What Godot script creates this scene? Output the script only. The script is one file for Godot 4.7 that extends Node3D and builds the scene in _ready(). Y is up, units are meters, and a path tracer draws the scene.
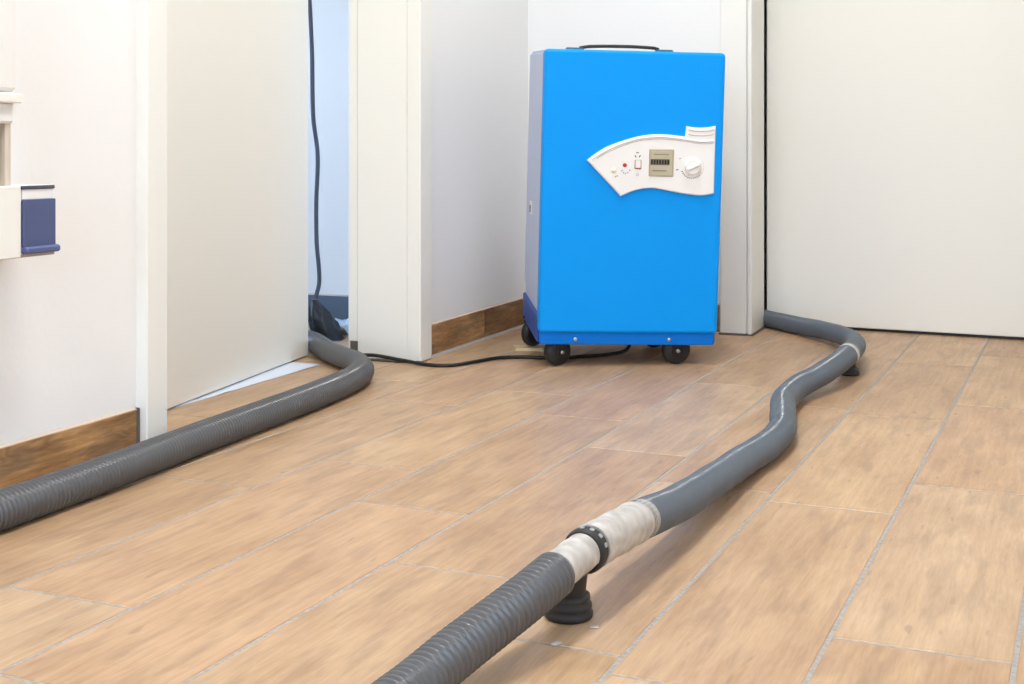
extends Node3D

const WALL_X := -1.645      # hall face of the left wall
const BACK_Z := -4.26       # hall face of the back wall
const CEIL := 2.7
const PLANK_TURN := -1.846  # the planks run almost, not quite, along the wall
const PLANK_W := 0.2136
const PLANK_L := 0.812

var rng := RandomNumberGenerator.new()
var M := {}

# ---------------------------------------------------------------- helpers
func V(x: float, y: float, z: float) -> Vector3:
	return Vector3(x, y, z)

func tag(o: Node, label: String, category := "", group := "", kind := "") -> Node:
	o.set_meta("label", label)
	if category: o.set_meta("category", category)
	if group: o.set_meta("group", group)
	if kind: o.set_meta("kind", kind)
	return o

func base(called: String, at := Vector3.ZERO, turn := 0.0) -> Node3D:
	var o := Node3D.new()
	o.name = called
	add_child(o, true)
	o.position = at
	o.rotation_degrees.y = turn
	return o

func put(mesh: Mesh, called: String, m: Material, parent: Node = null, at := Vector3.ZERO) -> MeshInstance3D:
	var o := MeshInstance3D.new()
	o.name = called
	o.mesh = mesh
	o.material_override = m
	o.cast_shadow = GeometryInstance3D.SHADOW_CASTING_SETTING_ON
	(parent if parent else self).add_child(o, true)
	o.position = at
	return o

func struct_node(o: Node, label: String, category: String) -> Node:
	return tag(o, label, category, "", "structure")

func new_st() -> SurfaceTool:
	var st := SurfaceTool.new()
	st.begin(Mesh.PRIMITIVE_TRIANGLES)
	return st

func done(st: SurfaceTool) -> ArrayMesh:
	st.generate_normals()
	return st.commit()

# a flat convex polygon whose front looks away from `inside`
func poly(st: SurfaceTool, p: Array, inside: Vector3, group := -1) -> void:
	var n: Vector3 = (p[1] - p[0]).cross(p[2] - p[0])
	var mid := Vector3.ZERO
	for q in p: mid += q
	mid /= p.size()
	var q2: Array = p.duplicate()
	if n.dot(mid - inside) > 0.0: q2.reverse()
	for i in range(1, q2.size() - 1):
		for k in [0, i, i + 1]:
			st.set_smooth_group(group)
			st.set_uv(Vector2(q2[k].x + q2[k].y * 0.37, q2[k].z + q2[k].y))
			st.add_vertex(q2[k])

# box with chamfered edges between corners a and b
func cbox(st: SurfaceTool, a: Vector3, b: Vector3, c := 0.002) -> void:
	var lo := Vector3(minf(a.x, b.x), minf(a.y, b.y), minf(a.z, b.z))
	var hi := Vector3(maxf(a.x, b.x), maxf(a.y, b.y), maxf(a.z, b.z))
	var mid := (lo + hi) * 0.5
	var h := (hi - lo) * 0.5
	c = minf(c, minf(h.x, minf(h.y, h.z)) * 0.9)
	var ax := [0, 1, 2]
	for i in ax:
		var j: int = (i + 1) % 3
		var k: int = (i + 2) % 3
		for s in [-1.0, 1.0]:
			var f := []
			for t in [[-1, -1], [1, -1], [1, 1], [-1, 1]]:
				var v := Vector3.ZERO
				v[i] = s * h[i]
				v[j] = t[0] * (h[j] - c)
				v[k] = t[1] * (h[k] - c)
				f.append(mid + v)
			poly(st, f, mid)
		for s in [-1.0, 1.0]:
			for t in [-1.0, 1.0]:
				var f2 := []
				for w in [[-1.0, 0], [1.0, 0], [1.0, 1], [-1.0, 1]]:
					var v2 := Vector3.ZERO
					v2[i] = w[0] * (h[i] - c)
					v2[j] = s * (h[j] - (c if w[1] == 1 else 0.0))
					v2[k] = t * (h[k] - (0.0 if w[1] == 1 else c))
					f2.append(mid + v2)
				poly(st, f2, mid)
	for sx in [-1.0, 1.0]:
		for sy in [-1.0, 1.0]:
			for sz in [-1.0, 1.0]:
				poly(st, [mid + Vector3(sx * h.x, sy * (h.y - c), sz * (h.z - c)), mid + Vector3(sx * (h.x - c), sy * h.y, sz * (h.z - c)), mid + Vector3(sx * (h.x - c), sy * (h.y - c), sz * h.z)], mid)

func box_mesh(a: Vector3, b: Vector3, c := 0.002) -> ArrayMesh:
	var st := new_st()
	cbox(st, a, b, c)
	return done(st)

# rings of equal length joined into a skin, ends closed
func loft(st: SurfaceTool, rings: Array, caps := true) -> void:
	var n: int = rings[0].size()
	var mid := Vector3.ZERO
	for r in rings:
		for p in r: mid += p
	mid /= float(n * rings.size())
	# orientation from the first ring pair
	var c0 := Vector3.ZERO
	for p in rings[0]: c0 += p
	c0 /= n
	var c1 := Vector3.ZERO
	for p in rings[-1]: c1 += p
	c1 /= n
	var area := Vector3.ZERO
	for i in n: area += (rings[0][i] - c0).cross(rings[0][(i + 1) % n] - c0)
	var flip := area.dot(c1 - c0) > 0.0
	for k in rings.size() - 1:
		for i in n:
			var j := (i + 1) % n
			var q := [rings[k][i], rings[k][j], rings[k + 1][j], rings[k + 1][i]]
			var order := [0, 2, 1, 0, 3, 2] if flip else [0, 1, 2, 0, 2, 3]
			for o in order:
				st.set_smooth_group(0)
				st.set_uv(Vector2.ZERO)
				st.add_vertex(q[o])
	if caps:
		poly(st, rings[0], c1)
		poly(st, rings[-1], c0)

func lathe_mesh(profile: Array, sides := 24, crease := false) -> ArrayMesh:
	var st := new_st()
	for k in profile.size() - 1:
		for i in sides:
			var a0 := TAU * i / sides
			var a1 := TAU * (i + 1) / sides
			var r0: float = profile[k][0]
			var y0: float = profile[k][1]
			var r1: float = profile[k + 1][0]
			var y1: float = profile[k + 1][1]
			var p := [V(cos(a0) * r0, y0, sin(a0) * r0), V(cos(a1) * r0, y0, sin(a1) * r0), V(cos(a1) * r1, y1, sin(a1) * r1), V(cos(a0) * r1, y1, sin(a0) * r1)]
			for o in [0, 1, 2, 0, 2, 3]:
				st.set_smooth_group(k if crease else 0)
				st.add_vertex(p[o])
	return done(st)

# smooth path through points
func smooth_path(pts: Array, step: float) -> PackedVector3Array:
	var c := Curve3D.new()
	c.bake_interval = step * 0.5
	for i in pts.size():
		var a: Vector3 = pts[maxi(i - 1, 0)]
		var b: Vector3 = pts[mini(i + 1, pts.size() - 1)]
		var t := (b - a) * 0.5
		var l_in: float = pts[i].distance_to(a) / maxf(a.distance_to(b), 0.0001)
		var l_out: float = pts[i].distance_to(b) / maxf(a.distance_to(b), 0.0001)
		c.add_point(pts[i], -t * l_in * 0.667, t * l_out * 0.667)
	var n := int(c.get_baked_length() / step)
	var out := PackedVector3Array()
	for i in n + 1: out.append(c.sample_baked(c.get_baked_length() * i / n, true))
	return out

# a pipe along a path; rad(distance) gives the radius
func tube_mesh(path: PackedVector3Array, rad: Callable, sides := 24, a_from := 0.0, a_to := 360.0) -> ArrayMesh:
	var full := a_to - a_from > 359.0
	var vs := PackedVector3Array()
	var ns := PackedVector3Array()
	var ix := PackedInt32Array()
	var n := path.size()
	var t := (path[1] - path[0]).normalized()
	var u := t.cross(Vector3.UP)
	if u.length() < 0.1: u = t.cross(Vector3.RIGHT)
	u = u.normalized()
	var dist := 0.0
	for i in n:
		var t2: Vector3 = (path[mini(i + 1, n - 1)] - path[maxi(i - 1, 0)]).normalized()
		u = (u - t2 * u.dot(t2)).normalized()
		var w := t2.cross(u)
		if i > 0: dist += path[i].distance_to(path[i - 1])
		var r: float = rad.call(dist)
		var slope: float = (rad.call(dist + 0.0003) - rad.call(dist - 0.0003)) / 0.0006
		for k in sides:
			var a := deg_to_rad(a_from + (a_to - a_from) * k / (sides if full else sides - 1))
			var d := u * cos(a) + w * sin(a)
			vs.append(path[i] + d * r)
			ns.append((d - t2 * slope).normalized())
	for i in n - 1:
		for k in (sides if full else sides - 1):
			var a := i * sides + k
			var b := i * sides + (k + 1) % sides
			ix.append_array([a, a + sides, b, b, a + sides, b + sides])
	for e in ([0, n - 1] if full else []):
		var c := vs.size()
		var tt: Vector3 = (path[1] - path[0]).normalized() * -1.0 if e == 0 else (path[n - 1] - path[n - 2]).normalized()
		vs.append(path[e])
		ns.append(tt)
		for k in sides:
			vs.append(vs[e * sides + k])
			ns.append(tt)
		for k in sides:
			var k2 := (k + 1) % sides
			if e == 0: ix.append_array([c, c + 1 + k, c + 1 + k2])
			else: ix.append_array([c, c + 1 + k2, c + 1 + k])
	var arr := []
	arr.resize(Mesh.ARRAY_MAX)
	arr[Mesh.ARRAY_VERTEX] = vs
	arr[Mesh.ARRAY_NORMAL] = ns
	arr[Mesh.ARRAY_INDEX] = ix
	var m := ArrayMesh.new()
	m.add_surface_from_arrays(Mesh.PRIMITIVE_TRIANGLES, arr)
	return m

func rounded_rect(w: float, h: float, r: float, seg := 5) -> Array:
	var out := []
	for c in [[1, 1, 0], [-1, 1, 90], [-1, -1, 180], [1, -1, 270]]:
		for i in seg + 1:
			var a := deg_to_rad(c[2] + 90.0 * i / seg)
			out.append(Vector2(c[0] * (w * 0.5 - r) + cos(a) * r, c[1] * (h * 0.5 - r) + sin(a) * r))
	return out

# slab in the xy plane with rounded outline and a rounded front rim (towards +z)
func slab_mesh(w: float, h: float, z0: float, z1: float, r: float, e: float) -> ArrayMesh:
	var st := new_st()
	var rings := []
	for s in [[z0, 0.0], [z1 - e, 0.0], [z1 - e * 0.62, e * 0.08], [z1 - e * 0.29, e * 0.29], [z1 - e * 0.08, e * 0.62], [z1, e]]:
		var ring := []
		for p in rounded_rect(w - 2 * s[1], h - 2 * s[1], maxf(r - s[1], 0.001)): ring.append(V(p.x, p.y, s[0]))
		rings.append(ring)
	loft(st, rings)
	return done(st)

# outline in xy pushed out from z0 to z1 with a small bevel at the front
func plate_mesh(outline: PackedVector2Array, z0: float, z1: float, bevel := 0.0) -> ArrayMesh:
	var st := new_st()
	var front := outline
	if bevel > 0.0:
		var off := PackedVector2Array()
		var n := outline.size()
		var turn := 1.0 if Geometry2D.is_polygon_clockwise(outline) else -1.0
		for i in n:
			var e0 := (outline[i] - outline[(i + n - 1) % n]).normalized()
			var e1 := (outline[(i + 1) % n] - outline[i]).normalized()
			var nn := (Vector2(e0.y, -e0.x) + Vector2(e1.y, -e1.x))
			off.append(outline[i] + nn.normalized() * bevel * turn * minf(1.0 / maxf(nn.length() * 0.5, 0.5), 1.6))
		front = off
	var tri := Geometry2D.triangulate_polygon(front)
	for i in range(0, tri.size(), 3):
		var a := front[tri[i]]
		var b := front[tri[i + 1]]
		var c := front[tri[i + 2]]
		poly(st, [V(a.x, a.y, z1), V(b.x, b.y, z1), V(c.x, c.y, z1)], V(a.x, a.y, z0 - 1))
	var cc := Geometry2D.is_polygon_clockwise(outline)
	for i in outline.size():
		var j := (i + 1) % outline.size()
		var l := [[outline[i], z0], [outline[i], z1 - bevel], [front[i], z1]] if bevel > 0.0 else [[outline[i], z0], [outline[i], z1]]
		var l2 := [[outline[j], z0], [outline[j], z1 - bevel], [front[j], z1]] if bevel > 0.0 else [[outline[j], z0], [outline[j], z1]]
		for k in l.size() - 1:
			var q := [V(l[k][0].x, l[k][0].y, l[k][1]), V(l2[k][0].x, l2[k][0].y, l2[k][1]), V(l2[k + 1][0].x, l2[k + 1][0].y, l2[k + 1][1]), V(l[k + 1][0].x, l[k + 1][0].y, l[k + 1][1])]
			for o in ([0, 1, 2, 0, 2, 3] if cc else [0, 2, 1, 0, 3, 2]):
				st.set_smooth_group(-1)
				st.set_uv(Vector2.ZERO)
				st.add_vertex(q[o])
	return done(st)

func mat(c: Color, rough := 0.6, metal := 0.0, spec := 0.5) -> StandardMaterial3D:
	var m := StandardMaterial3D.new()
	m.albedo_color = c
	m.roughness = rough
	m.metallic = metal
	m.metallic_specular = spec
	return m

func noise_tex(freq: float, lo: Color, hi: Color, seed_: int, normal := false, size := 512) -> NoiseTexture2D:
	var n := FastNoiseLite.new()
	n.seed = seed_
	n.frequency = freq
	n.fractal_octaves = 4
	var t := NoiseTexture2D.new()
	t.width = size
	t.height = size
	t.seamless = true
	t.noise = n
	if normal:
		t.as_normal_map = true
		t.bump_strength = 2.0
	else:
		var g := Gradient.new()
		g.set_color(0, lo)
		g.set_color(1, hi)
		t.color_ramp = g
	return t

func triplanar(m: StandardMaterial3D, scale: float) -> StandardMaterial3D:
	m.uv1_triplanar = true
	m.uv1_world_triplanar = true
	m.uv1_scale = Vector3.ONE * scale
	return m

# ---------------------------------------------------------------- wood-look porcelain print
const TEX_W := 2048
const TEX_H := 1024
func wood_image(strong: bool) -> Image:
	# print of the tiles: pale on the floor, darker and more figured on the skirting
	var step := 2 if strong else 1
	var w := TEX_W / step
	var h := TEX_H / step
	var big := FastNoiseLite.new(); big.seed = 11; big.frequency = 0.0042; big.fractal_octaves = 4
	var smudge := FastNoiseLite.new(); smudge.seed = 23; smudge.frequency = 0.011; smudge.fractal_octaves = 3
	var streak := FastNoiseLite.new(); streak.seed = 37; streak.frequency = 0.05; streak.fractal_octaves = 4
	var fine := FastNoiseLite.new(); fine.seed = 53; fine.frequency = 0.22; fine.fractal_octaves = 2
	var warp := FastNoiseLite.new(); warp.seed = 71; warp.frequency = 0.006; warp.fractal_octaves = 3
	var mark := FastNoiseLite.new(); mark.seed = 97; mark.frequency = 0.022; mark.fractal_octaves = 2
	var saw := FastNoiseLite.new(); saw.seed = 83; saw.frequency = 0.12; saw.fractal_octaves = 2
	var bytes := PackedByteArray()
	bytes.resize(w * h * 3)
	var i := 0
	for y in h:
		for x in w:
			var fx := float(x * step)
			var fy := float(y * step)
			var b := big.get_noise_2d(fx * 0.7, fy * 1.7)
			var sm := smudge.get_noise_2d(fx * 0.38, fy * 1.7)
			var sk := streak.get_noise_2d(fx * 0.07, fy * 1.3)
			var fi := fine.get_noise_2d(fx * 0.09, fy)
			var wv := warp.get_noise_2d(fx * 0.5, fy * 2.2)
			var ring := sin((fy * 0.16 + wv * 16.0) * 1.6)
			var sw := saw.get_noise_2d(fx, fy * 0.05)
			var v := 0.56 + b * 0.34 + sk * 0.22 + fi * 0.12 + ring * 0.03 * clampf(0.5 + sm * 2.0, 0.0, 1.0) + sw * 0.02
			var dark := smoothstep(-0.02, 0.62, sm + b * 0.4)      # grey-brown smudges in the print
			var dash := smoothstep(0.60, 0.80, mark.get_noise_2d(fx * 0.35, fy * 1.6))   # a few short dark dashes
			if strong: v = 0.55 + (v - 0.55) * 1.7 + ring * 0.10 * clampf(0.3 + sm * 2.0, 0.0, 1.0)
			v = clampf(v, 0.0, 1.0)
			var r := lerpf(0.63, 0.85, v)
			var g := lerpf(0.50, 0.73, v)
			var bl := lerpf(0.375, 0.59, v)
			if strong:
				r = lerpf(0.46, 0.84, v); g = lerpf(0.33, 0.66, v); bl = lerpf(0.21, 0.45, v)
				dark *= 2.4
			var k := maxf(dark * 0.25, dash * 0.32)
			r = lerpf(r, 0.50, k); g = lerpf(g, 0.41, k); bl = lerpf(bl, 0.33, k)
			bytes[i] = int(clampf(r, 0, 1) * 255); bytes[i + 1] = int(clampf(g, 0, 1) * 255); bytes[i + 2] = int(clampf(bl, 0, 1) * 255)
			i += 3
	var img := Image.create_from_data(w, h, false, Image.FORMAT_RGB8, bytes)
	img.generate_mipmaps()
	return img

func plank_mesh(l: float, w: float, uo: Vector2, t := 0.012) -> ArrayMesh:
	# top at y = 0; length along z, width along x; the print is 1 mm per pixel
	var st := new_st()
	var c := 0.0014
	var mid := V(0, -t * 0.5, 0)
	var hx := w * 0.5
	var hz := l * 0.5
	var lim := 1.0
	var loops := [[hx, hz, -t], [hx, hz, -c], [hx - c, hz - c, 0.0]]
	var uvf := func(p: Vector3) -> Vector2: return uo + Vector2((p.z + hz) * 1000.0 / TEX_W, (p.x + hx) * 1000.0 / TEX_H) * lim
	var quads := []
	for k in 2:
		for s in 4:
			var cs := [[-1, -1], [1, -1], [1, 1], [-1, 1]]
			var a: Array = cs[s]
			var b: Array = cs[(s + 1) % 4]
			quads.append([V(a[0] * loops[k][0], loops[k][2], a[1] * loops[k][1]), V(b[0] * loops[k][0], loops[k][2], b[1] * loops[k][1]), V(b[0] * loops[k + 1][0], loops[k + 1][2], b[1] * loops[k + 1][1]), V(a[0] * loops[k + 1][0], loops[k + 1][2], a[1] * loops[k + 1][1])])
	var x0: float = loops[2][0]
	var z0: float = loops[2][1]
	quads.append([V(-x0, 0, -z0), V(x0, 0, -z0), V(x0, 0, z0), V(-x0, 0, z0)])
	for q in quads:
		var n: Vector3 = (q[1] - q[0]).cross(q[2] - q[0])
		var m: Vector3 = (q[0] + q[2]) * 0.5
		var ord := [0, 2, 1, 0, 3, 2] if n.dot(m - mid) > 0 else [0, 1, 2, 0, 2, 3]
		for o in ord:
			st.set_smooth_group(-1)
			st.set_uv(uvf.call(q[o]))
			st.add_vertex(q[o])
	return done(st)

# ---------------------------------------------------------------- scene
func _ready() -> void:
	rng.seed = 4711
	camera_and_light()
	materials()
	shell()
	floor_planks()
	baseboards()
	door_frames()
	doors()
	dryer()
	hose_along_wall()
	hose_to_back_door()
	cables()
	wall_unit()
	next_room_things()

func camera_and_light() -> void:
	var cam := Camera3D.new()
	cam.name = "camera"
	add_child(cam)
	cam.position = V(0, 0.6, 0)
	cam.rotation_degrees.y = 21.8014
	cam.projection = Camera3D.PROJECTION_FRUSTUM
	cam.near = 0.05
	cam.far = 60.0
	cam.size = 684.0 / 1320.0 * 0.05
	cam.frustum_offset = Vector2(0, -192.0 / 1320.0 * 0.05)
	cam.current = true

	var env := Environment.new()
	env.background_mode = Environment.BG_SKY
	var sky := Sky.new()
	var sm := ProceduralSkyMaterial.new()
	sm.sky_top_color = Color(0.72, 0.84, 1.0)
	sm.sky_horizon_color = Color(0.86, 0.92, 1.0)
	sm.ground_bottom_color = Color(0.35, 0.38, 0.4)
	sm.ground_horizon_color = Color(0.55, 0.65, 0.75)
	sky.sky_material = sm
	env.sky = sky
	env.background_energy_multiplier = 6.5
	env.tonemap_mode = Environment.TONE_MAPPER_LINEAR
	env.tonemap_exposure = 1.64
	env.sdfgi_enabled = true
	env.ssao_enabled = true
	env.ssil_enabled = true
	var we := WorldEnvironment.new()
	we.name = "environment"
	we.environment = env
	add_child(we)

	# ceiling panels of the hall (out of the frame above)
	ceiling_light(V(-0.75, CEIL, -1.45), 1.8, "flat white ceiling light above the middle of the hall")
	ceiling_light(V(-0.70, CEIL, -2.95), 1.3, "flat white ceiling light above the blue machine")
	ceiling_light(V(-0.4, CEIL, 0.9), 1.5, "flat white ceiling light near the entrance end of the hall")

func ceiling_light(at: Vector3, energy: float, label: String) -> void:
	var o := base("ceiling_light", at)
	tag(o, label, "lamp", "ceiling lights of the hall")
	var f := new_st()
	for s in [-1, 1]:
		cbox(f, V(s * 0.20, -0.045, -0.32), V(s * 0.18, 0, 0.32))
		cbox(f, V(-0.18, -0.045, s * 0.32), V(0.18, 0, s * 0.30))
	put(done(f), "frame", mat(Color(0.9, 0.9, 0.9), 0.4), o)
	var glow := mat(Color(0.95, 0.95, 0.95), 0.5)
	glow.emission_enabled = true
	glow.emission = Color(0.975, 0.98, 0.985)
	glow.emission_energy_multiplier = 2.0
	put(box_mesh(V(-0.18, -0.03, -0.30), V(0.18, -0.005, 0.30)), "diffuser", glow, o)
	var l := AreaLight3D.new()
	l.name = "panel_light"
	l.area_size = Vector2(0.36, 0.6)
	l.area_normalize_energy = true
	l.light_energy = energy
	l.light_color = Color(0.975, 0.98, 0.985)
	l.shadow_enabled = true
	l.area_range = 12.0
	l.area_attenuation = 2.0
	o.add_child(l)
	l.position = V(0, -0.05, 0)
	l.rotation_degrees.x = -90

func materials() -> void:
	var plaster_n := noise_tex(0.03, Color.BLACK, Color.WHITE, 5, true)
	M.plaster = mat(Color(0.95, 0.95, 0.945), 0.9)
	M.plaster.normal_enabled = true
	M.plaster.normal_texture = plaster_n
	M.plaster.normal_scale = 0.15
	triplanar(M.plaster, 3.0)
	M.lacquer = mat(Color(0.945, 0.943, 0.915), 0.42)
	M.door = mat(Color(0.945, 0.937, 0.90), 0.45)
	M.bead = mat(Color(0.80, 0.74, 0.68), 0.6)
	M.grout = mat(Color(0.71, 0.685, 0.655), 0.9)
	M.grout.albedo_texture = noise_tex(0.05, Color(0.82, 0.82, 0.82), Color(1, 1, 1), 8)
	triplanar(M.grout, 4.0)
	M.mortar = mat(Color(0.52, 0.49, 0.46), 0.95)
	M.mortar.albedo_texture = noise_tex(0.08, Color(0.6, 0.6, 0.6), Color(1, 1, 1), 9)
	triplanar(M.mortar, 9.0)
	var tex := ImageTexture.create_from_image(wood_image(false))
	var tex_dark := ImageTexture.create_from_image(wood_image(true))
	M.wood = []
	for c in [Color(1, 1, 1), Color(0.975, 0.955, 0.935), Color(1.0, 0.985, 0.955), Color(0.955, 0.93, 0.905), Color(0.985, 0.955, 0.935)]:
		var m := mat(c, 0.42)
		m.albedo_texture = tex
		M.wood.append(m)
	M.base_wood = []
	for c in [Color(0.98, 0.97, 0.95), Color(0.88, 0.87, 0.87)]:
		var m := mat(c, 0.5)
		m.albedo_texture = tex_dark
		M.base_wood.append(m)
	M.grey_tile = mat(Color(0.34, 0.40, 0.47), 0.5)
	M.hose = mat(Color(0.36, 0.36, 0.365), 0.2)
	M.hose2 = mat(Color(0.37, 0.40, 0.43), 0.2)
	M.rubber = mat(Color(0.14, 0.14, 0.14), 0.55)
	M.tape = mat(Color(0.87, 0.86, 0.84), 0.5)
	M.tape.albedo_texture = noise_tex(0.012, Color(0.72, 0.70, 0.68), Color(1, 1, 1), 14)
	triplanar(M.tape, 5.0)
	M.blue = mat(Color(0.0, 0.605, 0.96), 0.5, 0.0, 0.3)
	M.blue_dark = mat(Color(0.0, 0.47, 0.86), 0.5, 0.0, 0.3)
	M.side = mat(Color(0.76, 0.80, 0.91), 0.4)
	M.side_blue = mat(Color(0.08, 0.30, 0.66), 0.45)
	M.white_plastic = mat(Color(0.93, 0.925, 0.91), 0.4)
	M.white_gloss = mat(Color(0.95, 0.945, 0.935), 0.25)
	M.crease = mat(Color(0.80, 0.74, 0.69), 0.6)
	M.display = mat(Color(0.70, 0.66, 0.55), 0.4)
	M.black = mat(Color(0.07, 0.07, 0.075), 0.45)
	M.cable = mat(Color(0.10, 0.10, 0.10), 0.5)
	M.steel = mat(Color(0.75, 0.75, 0.76), 0.3, 0.9)

# ---------------------------------------------------------------- room
func wall(called: String, a: Vector3, b: Vector3, label: String) -> void:
	struct_node(put(box_mesh(a, b, 0.001), called, M.plaster), label, "wall")

func shell() -> void:
	var wx2 := -1.855
	var st := new_st()
	# left wall in two piers and a lintel over the doorway
	cbox(st, V(wx2, 0, 2.2), V(WALL_X, CEIL, -2.19), 0.001)
	cbox(st, V(wx2, 0, -3.365), V(WALL_X, CEIL, BACK_Z - 0.19), 0.001)
	cbox(st, V(wx2, 2.12, -2.19), V(WALL_X, CEIL, -3.365), 0.001)
	struct_node(put(done(st), "wall_left", M.plaster), "white plastered wall on the left with the doorway", "wall")
	st = new_st()
	cbox(st, V(WALL_X, 0, BACK_Z), V(-0.875, CEIL, BACK_Z - 0.19), 0.001)
	struct_node(put(done(st), "wall_back", M.plaster), "white plastered wall behind the blue machine", "wall")
	wall("wall_back_right", V(0.035, 0, BACK_Z), V(0.85, CEIL, BACK_Z - 0.19), "white plastered wall right of the back door")
	wall("wall_back_lintel", V(-0.875, 2.12, BACK_Z), V(0.035, CEIL, BACK_Z - 0.19), "white plastered wall above the back door")
	wall("wall_right", V(0.85, 0, 2.2), V(1.05, CEIL, -5.8), "white wall closing the hall on the right")
	st = new_st()
	cbox(st, V(-1.855, 0, 2.2), V(-1.15, CEIL, 2.4), 0.001)
	cbox(st, V(0.45, 0, 2.2), V(1.05, CEIL, 2.4), 0.001)
	cbox(st, V(-1.15, 2.2, 2.2), V(0.45, CEIL, 2.4), 0.001)
	struct_node(put(done(st), "wall_front", M.plaster), "white wall with a glazed entrance closing the hall behind the viewer", "wall")
	var ge := base("window_2", V(-0.35, 0, 2.3))
	struct_node(ge, "glazed entrance letting daylight into the hall behind the viewer", "window")
	var gf := new_st()
	for x in [-0.80, -0.03, 0.74]:
		cbox(gf, V(x, 0, -0.03), V(x + 0.06, 2.2, 0.03))
	for x in [-0.74, 0.03]:
		cbox(gf, V(x, 0, -0.03), V(x + 0.71, 0.08, 0.03))
		cbox(gf, V(x, 2.12, -0.03), V(x + 0.71, 2.2, 0.03))
	put(done(gf), "window_frame", M.lacquer, ge)
	# closed dark room behind the back door
	st = new_st()
	cbox(st, V(-2.05, 0, -5.8), V(1.05, CEIL, -6.0), 0.001)
	cbox(st, V(-2.05, 0, -5.8), V(-1.85, CEIL, BACK_Z - 0.19), 0.001)
	struct_node(put(done(st), "wall_dark_room", M.plaster), "white walls of the unlit room behind the back door", "wall")
	# room on the left with its window
	st = new_st()
	cbox(st, V(-4.4, 0, -4.03), V(-1.855, CEIL, -4.2), 0.001)
	cbox(st, V(-4.4, 0, -0.6), V(-1.855, CEIL, -0.4), 0.001)
	cbox(st, V(-4.4, 0, -4.03), V(-4.2, CEIL, -3.7), 0.001)
	cbox(st, V(-4.4, 0, -1.2), V(-4.2, CEIL, -0.6), 0.001)
	cbox(st, V(-4.4, 0, -3.7), V(-4.2, 0.8, -1.2), 0.001)
	cbox(st, V(-4.4, 2.3, -3.7), V(-4.2, CEIL, -1.2), 0.001)
	struct_node(put(done(st), "wall_next_room", M.plaster), "white walls of the daylit room behind the left door", "wall")
	var w := base("window_1", V(-4.3, 0.8, -2.45))
	struct_node(w, "wide window lighting the room behind the left door", "window")
	var f := new_st()
	for s in [-1, 1]:
		cbox(f, V(-0.03, 0, s * 1.25), V(0.03, 1.5, s * 1.19))
	cbox(f, V(-0.03, 0, -1.19), V(0.03, 0.06, 1.19))
	cbox(f, V(-0.03, 1.44, -1.19), V(0.03, 1.5, 1.19))
	cbox(f, V(-0.03, 0.06, -0.03), V(0.03, 1.44, 0.03))
	put(done(f), "window_frame", M.lacquer, w)
	var glass := mat(Color(0.9, 0.95, 1.0, 0.06), 0.0)
	glass.transparency = BaseMaterial3D.TRANSPARENCY_ALPHA
	for x in [-0.74, 0.03]:
		put(box_mesh(V(x, 0.08, -0.004), V(x + 0.71, 2.12, 0.004), 0.0005), "pane", glass, ge)
	for s in [-1, 1]:
		put(box_mesh(V(-0.004, 0.06, s * 0.03), V(0.004, 1.44, s * 1.19), 0.0005), "pane", glass, w)
	struct_node(put(box_mesh(V(-4.4, CEIL, 2.4), V(1.05, CEIL + 0.15, -6.0), 0.001), "ceiling", M.plaster), "white ceiling above the hall and both rooms", "ceiling")

func floor_planks() -> void:
	var slab := put(box_mesh(V(-4.4, -0.12, 2.4), V(1.05, -0.0010, -6.0), 0.001), "floor", M.grout)
	struct_node(slab, "wood-look plank tile floor with pale grey grout joints", "floor")
	var g := 0.0054
	var meshes := []
	for k in 14:
		var uo := Vector2(rng.randf() * (1.0 - 812.0 / TEX_W), rng.randf() * (1.0 - 214.0 / TEX_H))
		meshes.append(plank_mesh(PLANK_L - g, PLANK_W - g, uo))
	# joint positions read strip by strip; strip n lies between -0.0803 - n * width and the next
	var phase := {0: 3.27, 1: 3.054, 2: 3.516 + 0.406, 3: 2.097 + 0.406, 4: 1.96 + 0.812, 5: 2.196, 6: 1.964}
	var turn := deg_to_rad(PLANK_TURN)
	var pd := Vector2(-sin(turn), -cos(turn))
	var pr := Vector2(cos(turn), -sin(turn))
	for n in range(-7, 20):
		var lat := -0.0803 - PLANK_W * (n + 0.5)
		var ph: float = phase[n] if phase.has(n) else rng.randf() * PLANK_L
		ph = fposmod(ph, PLANK_L)
		for k in range(-3, 7):
			var along := ph + PLANK_L * (k + 0.5)
			var p := pr * lat + pd * along
			if p.x > 0.9 or p.x < -4.1 or p.y > 2.1 or p.y < -5.1: continue
			if p.x < -1.9 and (p.y > -1.2 or p.y < -4.3 or p.x < -3.3): continue
			var m: MeshInstance3D = put(meshes[rng.randi() % meshes.size()], "plank", M.wood[rng.randi() % M.wood.size()], slab)
			m.position = V(p.x, 0, p.y)
			m.rotation.y = turn + (PI if rng.randf() < 0.5 else 0.0)

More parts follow.
